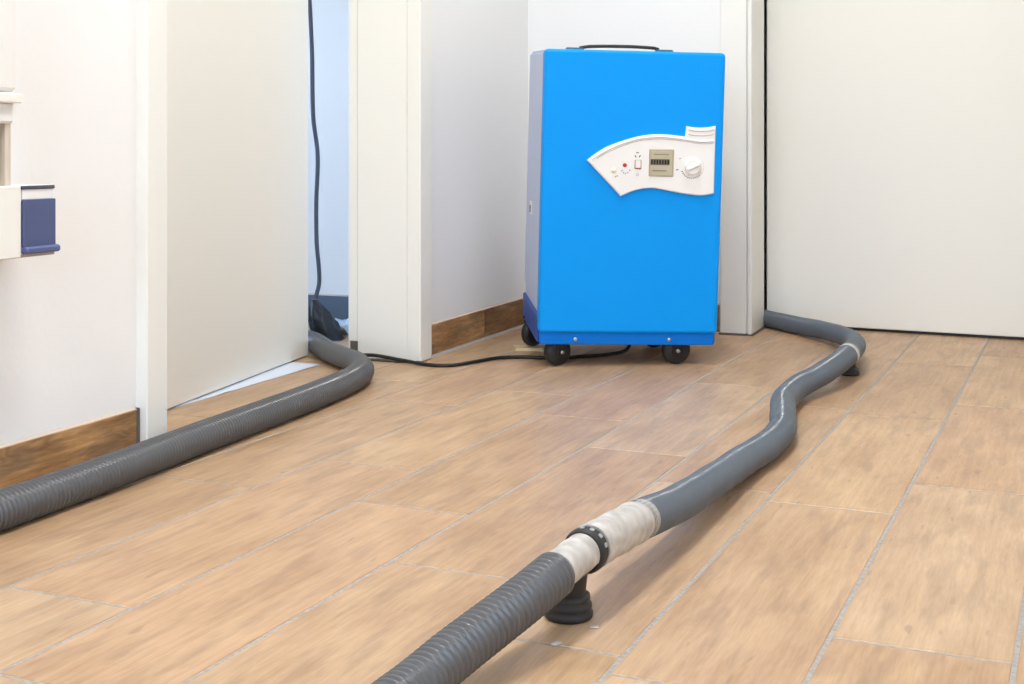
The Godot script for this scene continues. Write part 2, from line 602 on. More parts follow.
func base_run(called: String, a: Vector3, b: Vector3, joints: Array, out: Vector3, label: String, tiles: Array) -> void:
	# tiles on edge along a wall with a grout fillet at the floor and a pale bead on top
	var o := base(called)
	struct_node(o, label, "baseboard")
	var h := 0.094
	var dir := (b - a).normalized()
	var stops := [0.0] + joints + [a.distance_to(b)]
	for i in stops.size() - 1:
		var p: Vector3 = a + dir * (stops[i] + 0.0015)
		var q: Vector3 = a + dir * (stops[i + 1] - 0.0015)
		var l: float = p.distance_to(q)
		var pm := plank_mesh(l, h - 0.004, Vector2(rng.randf() * 0.5, rng.randf() * 0.8), 0.010)
		var m := put(pm, "baseboard_tile", tiles[i % tiles.size()], o)
		# stand the plank up: its top looks into the room
		m.basis = Basis(out.cross(dir), out, dir)
		m.position = (p + q) * 0.5 + out * 0.010 + V(0, h * 0.5 + 0.002, 0)
	var st := new_st()
	poly(st, [a + V(0, h - 0.0015, 0), a + out * 0.0098 + V(0, h - 0.0015, 0), b + out * 0.0098 + V(0, h - 0.0015, 0), b + V(0, h - 0.0015, 0)], a + V(0, -1, 0))
	poly(st, [a + out * 0.0098 + V(0, h - 0.0015, 0), a + V(0, h + 0.004, 0) + out * 0.001, b + V(0, h + 0.004, 0) + out * 0.001, b + out * 0.0098 + V(0, h - 0.0015, 0)], a - out)
	put(done(st), "bead", M.bead, o)
	st = new_st()
	poly(st, [a + out * 0.009 + V(0, 0.007, 0), a + out * 0.020, b + out * 0.020, b + out * 0.009 + V(0, 0.007, 0)], a - out - V(0, 1, 0))
	put(done(st), "grout_fillet", M.grout, o)

func baseboards() -> void:
	base_run("baseboard_left", V(WALL_X, 0, 2.0), V(WALL_X, 0, -2.120), [0.6, 1.412, 2.224, 3.036], Vector3.RIGHT, "brown wood-look tile skirting along the near left wall", M.base_wood)
	var end := put(box_mesh(V(WALL_X, 0, -2.1205), V(WALL_X + 0.010, 0.096, -2.128), 0.001), "trim_1", M.mortar)
	struct_node(end, "grey mortar strip at the end of the skirting by the door frame", "trim")
	base_run("baseboard_far", V(WALL_X, 0, -3.436), V(WALL_X, 0, BACK_Z), [0.42], Vector3.RIGHT, "brown wood-look tile skirting between doorway and corner", M.base_wood)
	base_run("baseboard_back", V(WALL_X + 0.011, 0, BACK_Z), V(-0.972, 0, BACK_Z), [0.35], V(0, 0, 1), "brown wood-look tile skirting behind the blue machine", M.base_wood)
	base_run("baseboard_next_room", V(-4.19, 0, -4.03), V(-1.86, 0, -4.03), [0.8, 1.6], V(0, 0, 1), "grey skirting of the daylit room behind the left door", [M.grey_tile])

func frame_bar(st: SurfaceTool, a: Vector3, b: Vector3) -> void:
	cbox(st, a, b, 0.003)

func door_frames() -> void:
	# left doorway: opening from z -2.197 to -3.355
	var o := base("trim_2")
	struct_node(o, "cream door frame around the left doorway", "door frame")
	var cx := -1.62
	for s in [[-2.197, -2.130], [-3.355, -3.432]]:
		put(box_mesh(V(WALL_X - 0.017, 0.002, s[0]), V(cx, 2.19, s[1]), 0.003), "casing", M.lacquer, o)
	put(box_mesh(V(WALL_X - 0.017, 2.112, -2.197), V(cx, 2.19, -3.355), 0.003), "casing", M.lacquer, o)
	for s in [[-2.19, -2.2], [-3.3645, -3.357]]:
		put(box_mesh(V(-1.662, 0.002, s[0]), V(-1.821, 2.12, s[1]), 0.002), "lining", M.lacquer, o)
	put(box_mesh(V(-1.662, 2.112, -2.20), V(-1.821, 2.12, -3.357), 0.002), "lining", M.lacquer, o)
	put(box_mesh(V(-1.8225, 0.05, -3.3645), V(-1.848, 2.12, -3.360), 0.0015), "rebate_strip", M.lacquer, o)
	put(box_mesh(V(-1.8225, 0.0, -3.3645), V(-1.848, 0.0495, -3.362), 0.0015), "mortar_block", M.mortar, o)
	# thin smear of mortar where the far frame meets the tiles
	var st := new_st()
	for k in 9:
		var x := -1.80 + k * 0.021
		cbox(st, V(x, -0.0005, -3.354 + rng.randf() * 0.002), V(x + 0.026, 0.004 + rng.randf() * 0.003, -3.342 + rng.randf() * 0.006), 0.002)
	put(done(st), "mortar_smear", M.mortar, o)

	# back doorway: opening from x -0.864 to 0.025
	var b := base("trim_3")
	struct_node(b, "cream door frame around the back doorway", "door frame")
	var fz := BACK_Z + 0.015
	for s in [[-0.968, -0.881], [0.042, 0.129]]:
		put(box_mesh(V(s[0], 0.003, BACK_Z), V(s[1], 2.2, fz), 0.003), "casing", M.lacquer, b)
	put(box_mesh(V(-0.881, 2.113, BACK_Z), V(0.042, 2.2, fz), 0.003), "casing", M.lacquer, b)
	for s in [[-0.879, -0.864], [0.025, 0.040]]:
		put(box_mesh(V(s[0], 0.003, fz + 0.002), V(s[1], 2.12, BACK_Z - 0.19), 0.003), "lining", M.lacquer, b)
	put(box_mesh(V(-0.864, 2.105, fz + 0.002), V(0.025, 2.12, BACK_Z - 0.19), 0.003), "lining", M.lacquer, b)
	st = new_st()
	cbox(st, V(-0.970, -0.0005, fz + 0.010), V(-0.88, 0.006, BACK_Z + 0.002), 0.002)
	cbox(st, V(-0.88, -0.0005, fz + 0.006), V(-0.858, 0.004, BACK_Z - 0.18), 0.002)
	put(done(st), "mortar_smear", M.mortar, b)

func doors() -> void:
	# left leaf, hinged at its near edge and pushed a little into the next room
	var d := base("door_1", V(-1.817, 0, -2.203), 0)
	struct_node(d, "plain cream door leaf standing ajar on the left", "door")
	d.rotation_degrees.y = 7.9
	put(box_mesh(V(-0.040, 0.004, 0), V(0, 2.105, -1.152), 0.002), "leaf", M.door, d)
	for y in [0.25, 1.85]:
		var hinge := put(lathe_mesh([[0, -0.04], [0.007, -0.04], [0.007, 0.04], [0, 0.04]], 12, true), "hinge", M.steel, d, V(-0.047, y, -0.004))
	# back leaf, hinged on the right, open just enough for the hose
	var e := base("door_2", V(0.022, 0, BACK_Z - 0.19), 0)
	struct_node(e, "wide plain cream door closed onto the hose at the back", "door")
	e.rotation_degrees.y = -4.2
	put(box_mesh(V(-0.8925, 0.010, 0), V(0, 2.10, -0.042), 0.002), "leaf", M.door, e)
	put(box_mesh(V(-0.8925, 0.0008, -0.012), V(0, 0.0095, -0.03), 0.001), "bottom_seal", M.black, e)

# ---------------------------------------------------------------- blue drying machine
const FRONT_Z := 0.21
func fx(px: float, py: float) -> Vector2:
	# place on the machine's front in metres (x from its middle, y from the floor) from its drawing, 2.767 mm a unit
	var x := (px - (632.0 - (py - 52.0) * 0.0183)) * 0.002767
	return Vector2(x - 0.009, 0.6 - (py - 150.0) * 0.002767 + x * 0.0183 + 0.001)

func dryer() -> void:
	var o := base("drying_machine", V(-1.1530, 0, -3.6900), 27.0)
	o.rotation_degrees = V(3.2, 27.0, -1.05)
	o.position.y = 0.0115
	tag(o, "tall blue drying machine on casters with a white control panel", "dehumidifier")
	var w := 0.500
	var z0 := -0.21
	# carcass and side panels
	put(box_mesh(V(-w * 0.5 + 0.006, 0.095, z0), V(w * 0.5 - 0.006, 0.868, FRONT_Z - 0.03), 0.004), "body", M.side, o)
	put(box_mesh(V(-w * 0.5 + 0.002, 0.175, z0 + 0.006), V(-w * 0.5 + 0.006, 0.862, FRONT_Z - 0.034), 0.0015), "side_panel", M.side, o)
	put(box_mesh(V(w * 0.5 - 0.006, 0.175, z0 + 0.006), V(w * 0.5 - 0.002, 0.862, FRONT_Z - 0.034), 0.0015), "side_panel", M.side, o)
	# lower tray, wrapping the corners
	var st := new_st()
	for s in [-1.0, 1.0]:
		cbox(st, V(s * (w * 0.5 - 0.012), 0.062, z0 - 0.002), V(s * (w * 0.5 + 0.001), 0.138, FRONT_Z - 0.031), 0.003)
	cbox(st, V(-w * 0.5 + 0.012, 0.062, z0 - 0.002), V(w * 0.5 - 0.012, 0.138, z0 + 0.004), 0.002)
	put(done(st), "lower_tray", M.side_blue, o)
	put(slab_mesh(w - 0.012, 0.046, FRONT_Z - 0.03, FRONT_Z - 0.010, 0.006, 0.004), "front_rail", M.blue_dark, o, V(0, 0.083, 0))
	for x in [-0.146, 0.116]:
		var s := put(lathe_mesh([[0.0055, 0], [0.0055, 0.002], [0.004, 0.0035], [0, 0.004]], 14), "screw", M.steel, o, V(x, 0.076, FRONT_Z - 0.0105))
		s.rotation_degrees.x = 90
	# front cover
	var fh := 0.868 + 0.004 - 0.094
	put(slab_mesh(w, fh, FRONT_Z - 0.045, FRONT_Z, 0.012, 0.009), "front_cover", M.blue, o, V(0, 0.094 + fh * 0.5, 0))
	put(box_mesh(V(-w * 0.5 + 0.008, 0.868, z0 + 0.01), V(w * 0.5 - 0.008, 0.8715, FRONT_Z - 0.045), 0.0015), "top_plate", M.side, o)
	# catch in the left side
	var catch_ := put(box_mesh(V(-w * 0.5 - 0.0005, 0.392, FRONT_Z - 0.305), V(-w * 0.5 + 0.004, 0.430, FRONT_Z - 0.255), 0.0015), "side_catch", M.white_plastic, o)
	put(box_mesh(V(-w * 0.5 - 0.0008, 0.397, FRONT_Z - 0.298), V(-w * 0.5 + 0.003, 0.419, FRONT_Z - 0.272), 0.0005), "slot", M.rubber, catch_)
	# carrying handle
	var h := Node3D.new()
	h.name = "handle"
	o.add_child(h)
	h.position = V(0.0, 0.8715, 0.02)
	var hp := smooth_path([V(-0.130, 0.009, 0), V(-0.1, 0.014, 0), V(0.0, 0.0165, 0), V(0.085, 0.014, 0), V(0.100, 0.010, 0)], 0.006)
	put(tube_mesh(hp, func(_d): return 0.0048, 12), "grip", M.black, h)
	for x in [[-0.170, -0.118], [0.09, 0.142]]:
		put(box_mesh(V(x[0], 0, -0.012), V(x[1], 0.010, 0.012), 0.004), "mount", mat(Color(0.05, 0.34, 0.50), 0.5), h)
	control_panel(o)
	# casters: x, z, heading, drop to the floor
	for c in [[-0.190, 0.160, 30.0], [0.145, 0.160, 4.0], [-0.225, -0.15, 40.0], [0.145, -0.15, 20.0]]:
		var k := Node3D.new()
		k.name = "caster"
		o.add_child(k, true)
		var ground := 0.0093 if c[0] < -0.2 else 0.0003
		var lift: float = (ground - o.position.y - o.basis.x.y * c[0] - o.basis.z.y * c[1]) / o.basis.y.y
		k.position = V(c[0], lift, c[1])
		k.rotation_degrees.y = c[2]
		var wheel := put(lathe_mesh([[0, -0.017], [0.012, -0.017], [0.014, -0.015], [0.032, -0.015], [0.038, -0.012], [0.0405, -0.006], [0.0405, 0.006], [0.038, 0.012], [0.032, 0.015], [0.014, 0.015], [0.012, 0.017], [0, 0.017]], 28), "wheel", M.rubber, k, V(0, 0.0405, 0))
		wheel.rotation_degrees.x = 90
		var f := new_st()
		for s in [-1.0, 1.0]:
			cbox(f, V(-0.016, 0.028, s * 0.019), V(0.016, 0.088, s * 0.023), 0.0015)
		cbox(f, V(-0.022, 0.084, -0.023), V(0.022, 0.09, 0.023), 0.0015)
		put(done(f), "fork", M.black, k)
		for s in [-1.0, 1.0]:
			var bolt := put(lathe_mesh([[0.006, 0], [0.006, 0.003], [0, 0.004]], 10), "axle_bolt", M.steel, k, V(0, 0.0405, s * 0.0225))
			bolt.rotation_degrees.x = 90 * s

func outline(points: Array, step := 0) -> PackedVector2Array:
	var out := PackedVector2Array()
	for p in points: out.append(fx(p[0], p[1]))
	return out

func curve_pts(pts: Array, n := 4) -> Array:
	# Catmull-Rom through drawing points
	var out := []
	for i in pts.size() - 1:
		var p0 = Vector2(pts[maxi(i - 1, 0)][0], pts[maxi(i - 1, 0)][1])
		var p1 = Vector2(pts[i][0], pts[i][1])
		var p2 = Vector2(pts[i + 1][0], pts[i + 1][1])
		var p3 = Vector2(pts[mini(i + 2, pts.size() - 1)][0], pts[mini(i + 2, pts.size() - 1)][1])
		for k in n:
			var q = p1.cubic_interpolate(p2, p0, p3, float(k) / n)
			out.append([q.x, q.y])
	out.append(pts[-1])
	return out

func disc(r: float, t: float, sides := 20) -> ArrayMesh:
	return lathe_mesh([[r, 0], [r, t * 0.7], [r * 0.94, t], [0, t]], sides, true)

func control_panel(o: Node3D) -> void:
	var top := curve_pts([[586.6, 159.8], [598, 151.5], [611.5, 144.6], [636.4, 136.8], [659.7, 134.3], [684.9, 136.6]])
	var tab := curve_pts([[685.8, 126.1], [692, 127.3], [700, 127.7], [708, 127.3], [715.3, 126.1]], 3)
	var low := curve_pts([[714.2, 193.2], [705, 194.8], [696, 194.9], [676, 192], [656, 188], [644.8, 187.9], [633, 190.4], [620.3, 195.6]])
	var all := outline(top + tab + low)
	var p := put(plate_mesh(all, FRONT_Z - 0.002, FRONT_Z + 0.010, 0.003), "control_panel", M.white_gloss, o)
	p.set_meta("label", "white swoosh-shaped control panel")
	var z := FRONT_Z + 0.010
	# raised rim along the top edge
	var rim_pts := []
	for q in curve_pts([[592, 158.2], [604, 150.8], [622, 143.0], [640, 138.2], [660, 136.6], [684, 139], [700, 141.4], [713, 140.6]], 5):
		var v := fx(q[0], q[1])
		rim_pts.append(V(v.x, v.y, z))
	put(tube_mesh(smooth_path(rim_pts, 0.004), func(_d): return 0.0030, 8), "rim", M.white_gloss, p)
	rim_pts = []
	for q in curve_pts([[596, 158.2], [606, 152.4], [623, 145.2], [640, 140.4], [660, 138.8], [684, 141.2], [700, 143.6], [713, 142.8]], 5):
		var v := fx(q[0], q[1])
		rim_pts.append(V(v.x, v.y, z - 0.0002))
	put(tube_mesh(smooth_path(rim_pts, 0.004), func(_d): return 0.0011, 6), "crease_line", M.crease, p)
	# three ridges of the tab
	for y in [130.4, 134.6]:
		var rp := []
		for q in [[687.5, y - 0.6], [694, y + 0.6], [701, y + 0.9], [708, y + 0.5], [713.6, y - 0.6]]:
			var v := fx(q[0], q[1])
			rp.append(V(v.x, v.y, z - 0.0002))
		put(tube_mesh(smooth_path(rp, 0.004), func(_d): return 0.0017, 6), "tab_ridge", M.crease, p)
	# hour counter
	var a := fx(648, 175.8)
	var b := fx(673.3, 149.2)
	var dsp := put(box_mesh(V(a.x, a.y, z - 0.001), V(b.x, b.y, z + 0.003), 0.002), "hour_counter", M.display, p)
	var in_ := put(box_mesh(V(a.x + 0.005, a.y + 0.005, z + 0.002), V(b.x - 0.005, b.y - 0.005, z + 0.0034), 0.0005), "counter_face", mat(Color(0.74, 0.71, 0.61), 0.35), p)
	a = fx(649.6, 164.4)
	b = fx(668.8, 158.8)
	put(box_mesh(V(a.x, a.y, z + 0.003), V(b.x, b.y, z + 0.0042), 0.0005), "counter_window", mat(Color(0.42, 0.40, 0.34), 0.4), p)
	for k in 7:
		var x0: float = lerpf(a.x, b.x, (k + 0.14) / 7.0)
		var x1: float = lerpf(a.x, b.x, (k + 0.80) / 7.0)
		put(box_mesh(V(x0, a.y + 0.0025, z + 0.004), V(x1, b.y - 0.0025, z + 0.0048), 0.0003), "digit_wheel", M.black, p)
	var line_m := mat(Color(0.55, 0.53, 0.45), 0.5)
	a = fx(651, 170.6)
	b = fx(666, 169.6)
	put(box_mesh(V(a.x, a.y, z + 0.003), V(b.x, b.y, z + 0.0038), 0.0002), "print_line", line_m, p)
	a = fx(653, 154.4)
	b = fx(668, 153.8)
	put(box_mesh(V(a.x, a.y, z + 0.003), V(b.x, b.y, z + 0.0038), 0.0002), "print_line", line_m, p)
	# rocker switch
	a = fx(633.7, 168.4)
	b = fx(640.8, 159.4)
	var sw := put(box_mesh(V(a.x, a.y, z - 0.001), V(b.x, b.y, z + 0.002), 0.001), "switch_frame", mat(Color(0.72, 0.66, 0.58), 0.5), p)
	put(box_mesh(V(a.x + 0.003, a.y + 0.003, z + 0.001), V(b.x - 0.003, b.y - 0.002, z + 0.005), 0.001), "switch_rocker", M.white_gloss, p)
	put(box_mesh(V(a.x + 0.002, a.y + 0.0005, z + 0.0005), V(b.x - 0.002, a.y + 0.003, z + 0.0035), 0.0005), "switch_mark", mat(Color(0.75, 0.25, 0.12), 0.5), p)
	# lamps
	for l in [[624.1, 164.7, 0.0058, Color(0.75, 0.16, 0.16)], [613.2, 170.0, 0.0068, Color(0.97, 0.95, 0.82)]]:
		var v := fx(l[0], l[1])
		var d := put(lathe_mesh([[l[2], 0], [l[2] * 0.9, 0.003], [l[2] * 0.5, 0.0048], [0, 0.0053]], 16), "signal_lamp", mat(l[3], 0.2), p, V(v.x, v.y, z - 0.0005))
		d.rotation_degrees.x = 90
	# printed symbols
	var ink := mat(Color(0.30, 0.30, 0.32), 0.7)
	var soft := mat(Color(0.62, 0.60, 0.58), 0.7)
	for k in 3:
		var v := fx(636.9 + cos(k * 2.09 + 0.5) * 2.4, 154.8 + sin(k * 2.09 + 0.5) * 2.4)
		var d := put(box_mesh(V(-0.0035, -0.0014, 0), V(0.0035, 0.0014, 0.0006), 0.0002), "arrow_symbol", ink, p, V(v.x, v.y, z - 0.0002))
		d.rotation.z = -(k * 2.09 + 0.5) + PI / 2
	for q in [[621.4, 170.2], [623.0, 172.2], [625.0, 173.0], [627.2, 172.0], [629.2, 169.8], [614.8, 176.2], [616.6, 175.4]]:
		var v := fx(q[0], q[1])
		put(box_mesh(V(-0.0018, -0.0018, 0), V(0.0018, 0.0018, 0.0005), 0.0002), "dot_symbol", soft, p, V(v.x, v.y, z - 0.0002))
	var tor := TorusMesh.new()
	tor.inner_radius = 0.0022
	tor.outer_radius = 0.0040
	tor.rings = 16
	tor.ring_segments = 6
	var v0 := fx(636.9, 174.2)
	var ring := put(tor, "circle_symbol", soft, p, V(v0.x, v0.y, z - 0.0004))
	ring.rotation_degrees.x = 90
	# humidity knob with its dotted scale
	var kc := fx(692.0, 166.4)
	var kn := put(lathe_mesh([[0.027, 0], [0.027, 0.001], [0.0255, 0.0018], [0.0225, 0.002], [0.0215, 0.0095], [0.0195, 0.0112], [0, 0.0112]], 32, true), "knob", M.white_gloss, p, V(kc.x, kc.y, z - 0.0005))
	kn.rotation_degrees.x = 90
	var bar := put(box_mesh(V(-0.019, -0.0034, 0.010), V(0.019, 0.0034, 0.0165), 0.0015), "knob_grip", M.white_gloss, p, V(kc.x, kc.y, z))
	bar.rotation_degrees.z = 24
	var bl := put(box_mesh(V(-0.017, -0.0048, 0.0102), V(0.017, -0.0036, 0.0112), 0.0003), "knob_groove", soft, p, V(kc.x, kc.y, z))
	bl.rotation_degrees.z = 24
	for k in 18:
		var t := k / 17.0
		var ang := deg_to_rad(lerpf(205.0, 385.0, t))
		var r := 0.0315
		var s := lerpf(0.0019, 0.0009, t)
		put(box_mesh(V(-s, -s * 0.8, 0), V(s, s * 0.8, 0.0006), 0.0002), "scale_dot", ink if t < 0.75 else soft, p, V(kc.x + cos(ang) * r, kc.y + sin(ang) * r, z - 0.0002)).rotation.z = ang
	for q in [[676.6, 169.3, ink, 0.0035], [679.6, 158.2, soft, 0.003]]:
		var v := fx(q[0], q[1])
		put(box_mesh(V(-q[3], -0.0012, 0), V(q[3], 0.0012, 0.0006), 0.0002), "scale_mark", q[2], p, V(v.x, v.y, z - 0.0002)).rotation.z = 0.25

# ---------------------------------------------------------------- hoses
func corrugated(r: float, amp: float, pitch: float) -> Callable:
	return func(d: float) -> float:
		var s := 0.5 + 0.5 * cos(TAU * d / pitch)
		return r - amp * (1.0 - s)

func hose_along_wall() -> void:
	var pts := [V(-1.50, .0315, -0.7), V(-1.535, .0315, -1.2), V(-1.532, .0315, -1.485), V(-1.523, .0315, -1.63), V(-1.524, .0315, -1.873), V(-1.540, .0315, -2.191), V(-1.556, .0315, -2.598), V(-1.570, .0315, -2.788), V(-1.590, .0315, -2.915), V(-1.626, .031, -3.025), V(-1.695, .031, -3.122), V(-1.775, .030, -3.192), V(-1.850, .030, -3.258), V(-1.915, .030, -3.326), V(-1.978, .030, -3.395), V(-2.04, .030, -3.445), V(-2.15, .030, -3.48), V(-2.40, .030, -3.45), V(-2.7, .030, -3.35)]
	var pitch := 0.0100
	var path := smooth_path(pts, pitch / 8.0)
	var bend := at_z(path, -2.9)
	var ribs := corrugated(0.0324, 0.0042, pitch)
	var calm := corrugated(0.0312, 0.0012, pitch * 0.5)   # the stretched end is smoother and a little thinner
	var rad := func(d: float) -> float:
		var t := smoothstep(bend - 0.22, bend + 0.2, d)
		return lerpf(ribs.call(d), calm.call(d) - 0.0012 * smoothstep(bend, bend + 0.25, d), t)
	var o := put(tube_mesh(path, rad, 28), "corrugated_hose", M.hose)
	tag(o, "grey corrugated hose along the left wall bending through the doorway", "hose")

func arc(path: PackedVector3Array, from: float, to: float) -> PackedVector3Array:
	var out := PackedVector3Array()
	var d := 0.0
	for i in path.size():
		if i > 0: d += path[i].distance_to(path[i - 1])
		if d >= from and d <= to: out.append(path[i])
	return out

func at_z(path: PackedVector3Array, z: float) -> float:
	var d := 0.0
	for i in path.size():
		if i > 0: d += path[i].distance_to(path[i - 1])
		if path[i].z <= z: return d
	return d

func hose_to_back_door() -> void:
	var o := base("drain_hose", V(-0.55, 0, -1.6))
	tag(o, "grey hose with taped tee connectors crossing the floor to the back door", "hose")
	var pts := [V(-0.59, .030, -0.55), V(-0.612, .030, -0.95), V(-0.616, .033, -1.183), V(-0.610, .036, -1.255), V(-0.600, .045, -1.316), V(-0.584, .056, -1.391), V(-0.568, .067, -1.461), V(-0.554, .078, -1.546), V(-0.545, .082, -1.633), V(-0.538, .080, -1.701), V(-0.531, .073, -1.806), V(-0.518, .058, -1.964), V(-0.513, .042, -2.177), V(-0.504, .032, -2.395), V(-0.489, .029, -2.556), V(-0.489, .029, -2.704), V(-0.516, .029, -2.868), V(-0.540, .030, -3.013), V(-0.537, .034, -3.181), V(-0.504, .045, -3.305), V(-0.479, .056, -3.443), V(-0.470, .060, -3.598), V(-0.478, .055, -3.775), V(-0.512, .047, -3.945), V(-0.564, .040, -4.085), V(-0.634, .034, -4.214), V(-0.735, .030, -4.335), V(-0.815, .029, -4.425), V(-0.875, .029, -4.483), V(-0.96, .029, -4.515), V(-1.15, .029, -4.53)]
	var rel := []
	for p in pts: rel.append(p - o.position)
	var step := 0.00075
	var path := smooth_path(rel, step)
	var zz := o.position.z
	var d_near := at_z(path, -1.536 - zz)
	var d_ring := at_z(path, -1.625 - zz)
	var d_tape := at_z(path, -1.815 - zz)
	var d_clip := at_z(path, -3.54 - zz)
	var total := at_z(path, -99.0)
	put(tube_mesh(arc(path, 0, d_near), corrugated(0.0289, 0.0040, 0.0102), 32), "corrugated_section", M.hose, o)
	var fe := func(d: float) -> float: return 0.0277 + 0.0008 * cos(TAU * d / 0.0052) + 0.0004 * sin(d * 37.0)
	put(tube_mesh(arc(path, d_tape - 0.02, d_clip), fe, 26), "smooth_section", M.hose2, o)
	put(tube_mesh(arc(path, d_clip + 0.03, total), fe, 26), "smooth_section", M.hose2, o)
	# tee connector at the near joint
	var tee := Node3D.new()
	tee.name = "tee_connector"
	o.add_child(tee)
	put(tube_mesh(arc(path, d_near - 0.02, d_tape), func(_d): return 0.0235, 28), "pipe", M.rubber, tee)
	put(tube_mesh(arc(path, d_near - 0.004, d_ring - 0.012), func(_d): return 0.0240, 28), "sleeve", mat(Color(0.40, 0.38, 0.36), 0.5), tee)
	var lr := func(d: float) -> float: return 0.0252 + 0.0005 * sin(d * 160.0)
	put(tube_mesh(arc(path, d_near - 0.002, d_ring - 0.014), lr, 28, 150.0, 385.0), "tape_wrap", M.tape, tee)
	var ring_r := func(d: float) -> float: return 0.0295 - 0.0025 * pow(absf(d / 0.011 - 1.0), 4.0)
	put(tube_mesh(arc(path, d_ring - 0.014, d_ring + 0.010), ring_r, 32), "clamp_ring", M.rubber, tee)
	# bright rivet marks on the ring
	for k in 4:
		var c := arc(path, d_ring - 0.004, d_ring + 0.004)[0]
		var ang := deg_to_rad(20.0 + 26.0 * k)
		put(box_mesh(V(-0.003, -0.0015, -0.0035), V(0.003, 0.0015, 0.0035), 0.001), "ring_tab", M.steel, tee, c + V(cos(ang) * 0.0293, sin(ang) * 0.0293, 0)).rotation.z = ang - PI / 2
	var tr := func(d: float) -> float: return 0.0288 + 0.0008 * sin(d * 95.0) + 0.0005 * sin(d * 210.0 + 1.0)
	put(tube_mesh(arc(path, d_ring + 0.011, d_tape + 0.012), tr, 28), "tape_wrap", M.tape, tee)
	# stub and ribbed foot
	var a := V(-0.563, 0.0, -1.603) - o.position
	var b := V(-0.551, 0.076, -1.592) - o.position
	put(tube_mesh(smooth_path([a.lerp(b, 0.3), a.lerp(b, 0.6), b], 0.006), func(_d): return 0.0185, 24), "stub", M.rubber, tee)
	put(lathe_mesh([[0, 0.0], [0.029, 0.0], [0.0315, 0.003], [0.0315, 0.008], [0.028, 0.011], [0.0305, 0.014], [0.0300, 0.019], [0.0265, 0.022], [0.0285, 0.025], [0.0275, 0.030], [0.020, 0.034], [0, 0.034]], 32), "foot", M.rubber, tee, a)
	# second connector by the back door
	var tee2 := Node3D.new()
	tee2.name = "tee_connector"
	o.add_child(tee2, true)
	put(tube_mesh(arc(path, d_clip - 0.03, d_clip + 0.06), func(_d): return 0.0245, 24), "pipe", M.rubber, tee2)
	put(tube_mesh(arc(path, d_clip - 0.002, d_clip + 0.026), func(d): return 0.0292 + 0.0004 * sin(d * 300.0), 28, 200.0, 400.0), "tape_wrap", M.tape, tee2)
	put(tube_mesh(arc(path, d_clip + 0.027, d_clip + 0.040), func(_d): return 0.0296, 28), "clamp_ring", M.hose2, tee2)
	var a2 := V(-0.472, 0.0, -3.605) - o.position
	var b2 := V(-0.472, 0.058, -3.590) - o.position
	put(tube_mesh(smooth_path([a2.lerp(b2, 0.2), a2.lerp(b2, 0.6), b2], 0.006), func(_d): return 0.017, 20), "stub", M.rubber, tee2)
	put(lathe_mesh([[0, 0.0], [0.024, 0.0], [0.0265, 0.003], [0.0265, 0.007], [0.0235, 0.010], [0.0255, 0.013], [0.025, 0.018], [0.017, 0.022], [0, 0.022]], 28), "foot", M.rubber, tee2, a2)
	# loose bits of white tape left on the tiles by the foot
	for q in [[-0.520, -1.578, 0.006, 20.0], [-0.545, -1.508, 0.007, 70.0]]:
		var s := put(box_mesh(V(-q[2], 0, -0.004), V(q[2], 0.0015, 0.004), 0.0007), "tape_scrap", M.tape, null, V(q[0], 0.0001, q[1]))
		s.rotation_degrees.y = q[3]
		tag(s, "tiny white tape scrap just right of the near hose foot" if q[3] < 50 else "tiny white tape scrap in front of the near hose foot", "scrap")

func cables() -> void:
	var pts := [V(-1.885, .0052, -3.80), V(-1.885, .0052, -3.62), V(-1.885, .0052, -3.50), V(-1.872, .0052, -3.40), V(-1.850, .0052, -3.34), V(-1.80, .016, -3.326), V(-1.748, .018, -3.328), V(-1.663, .010, -3.325), V(-1.567, .0052, -3.307), V(-1.510, .0052, -3.325), V(-1.474, .0052, -3.406), V(-1.441, .0052, -3.490), V(-1.388, .0052, -3.531), V(-1.308, .0052, -3.548), V(-1.228, .0052, -3.606), V(-1.164, .0052, -3.681), V(-1.132, .012, -3.74), V(-1.125, .05, -3.775), V(-1.122, .092, -3.785)]
	var o := put(tube_mesh(smooth_path(pts, 0.008), func(_d): return 0.0051, 12), "power_cable", M.cable)
	tag(o, "black power cable from under the blue machine to the doorway", "cable")
	var chip := new_st()
	var prof := [V(-0.06, 0, -0.032), V(0.045, 0, -0.036), V(0.05, 0, 0.028), V(-0.035, 0, 0.034)]
	var top := []
	for p in prof: top.append(p * 0.97 + V(0, 0.0088, 0))
	for i in 4: poly(chip, [prof[i], prof[(i + 1) % 4], top[(i + 1) % 4], top[i]], V(0, 0.005, 0))
	poly(chip, top, V(0, 0, 0))
	poly(chip, prof, V(0, 0.01, 0))
	var c := put(done(chip), "wood_offcut", mat(Color(0.86, 0.77, 0.60), 0.7), null, V(-1.425, 0.0003, -3.70))
	c.rotation_degrees.y = 12
	tag(c, "small pale wooden offcut under the machine's left rear caster", "offcut")

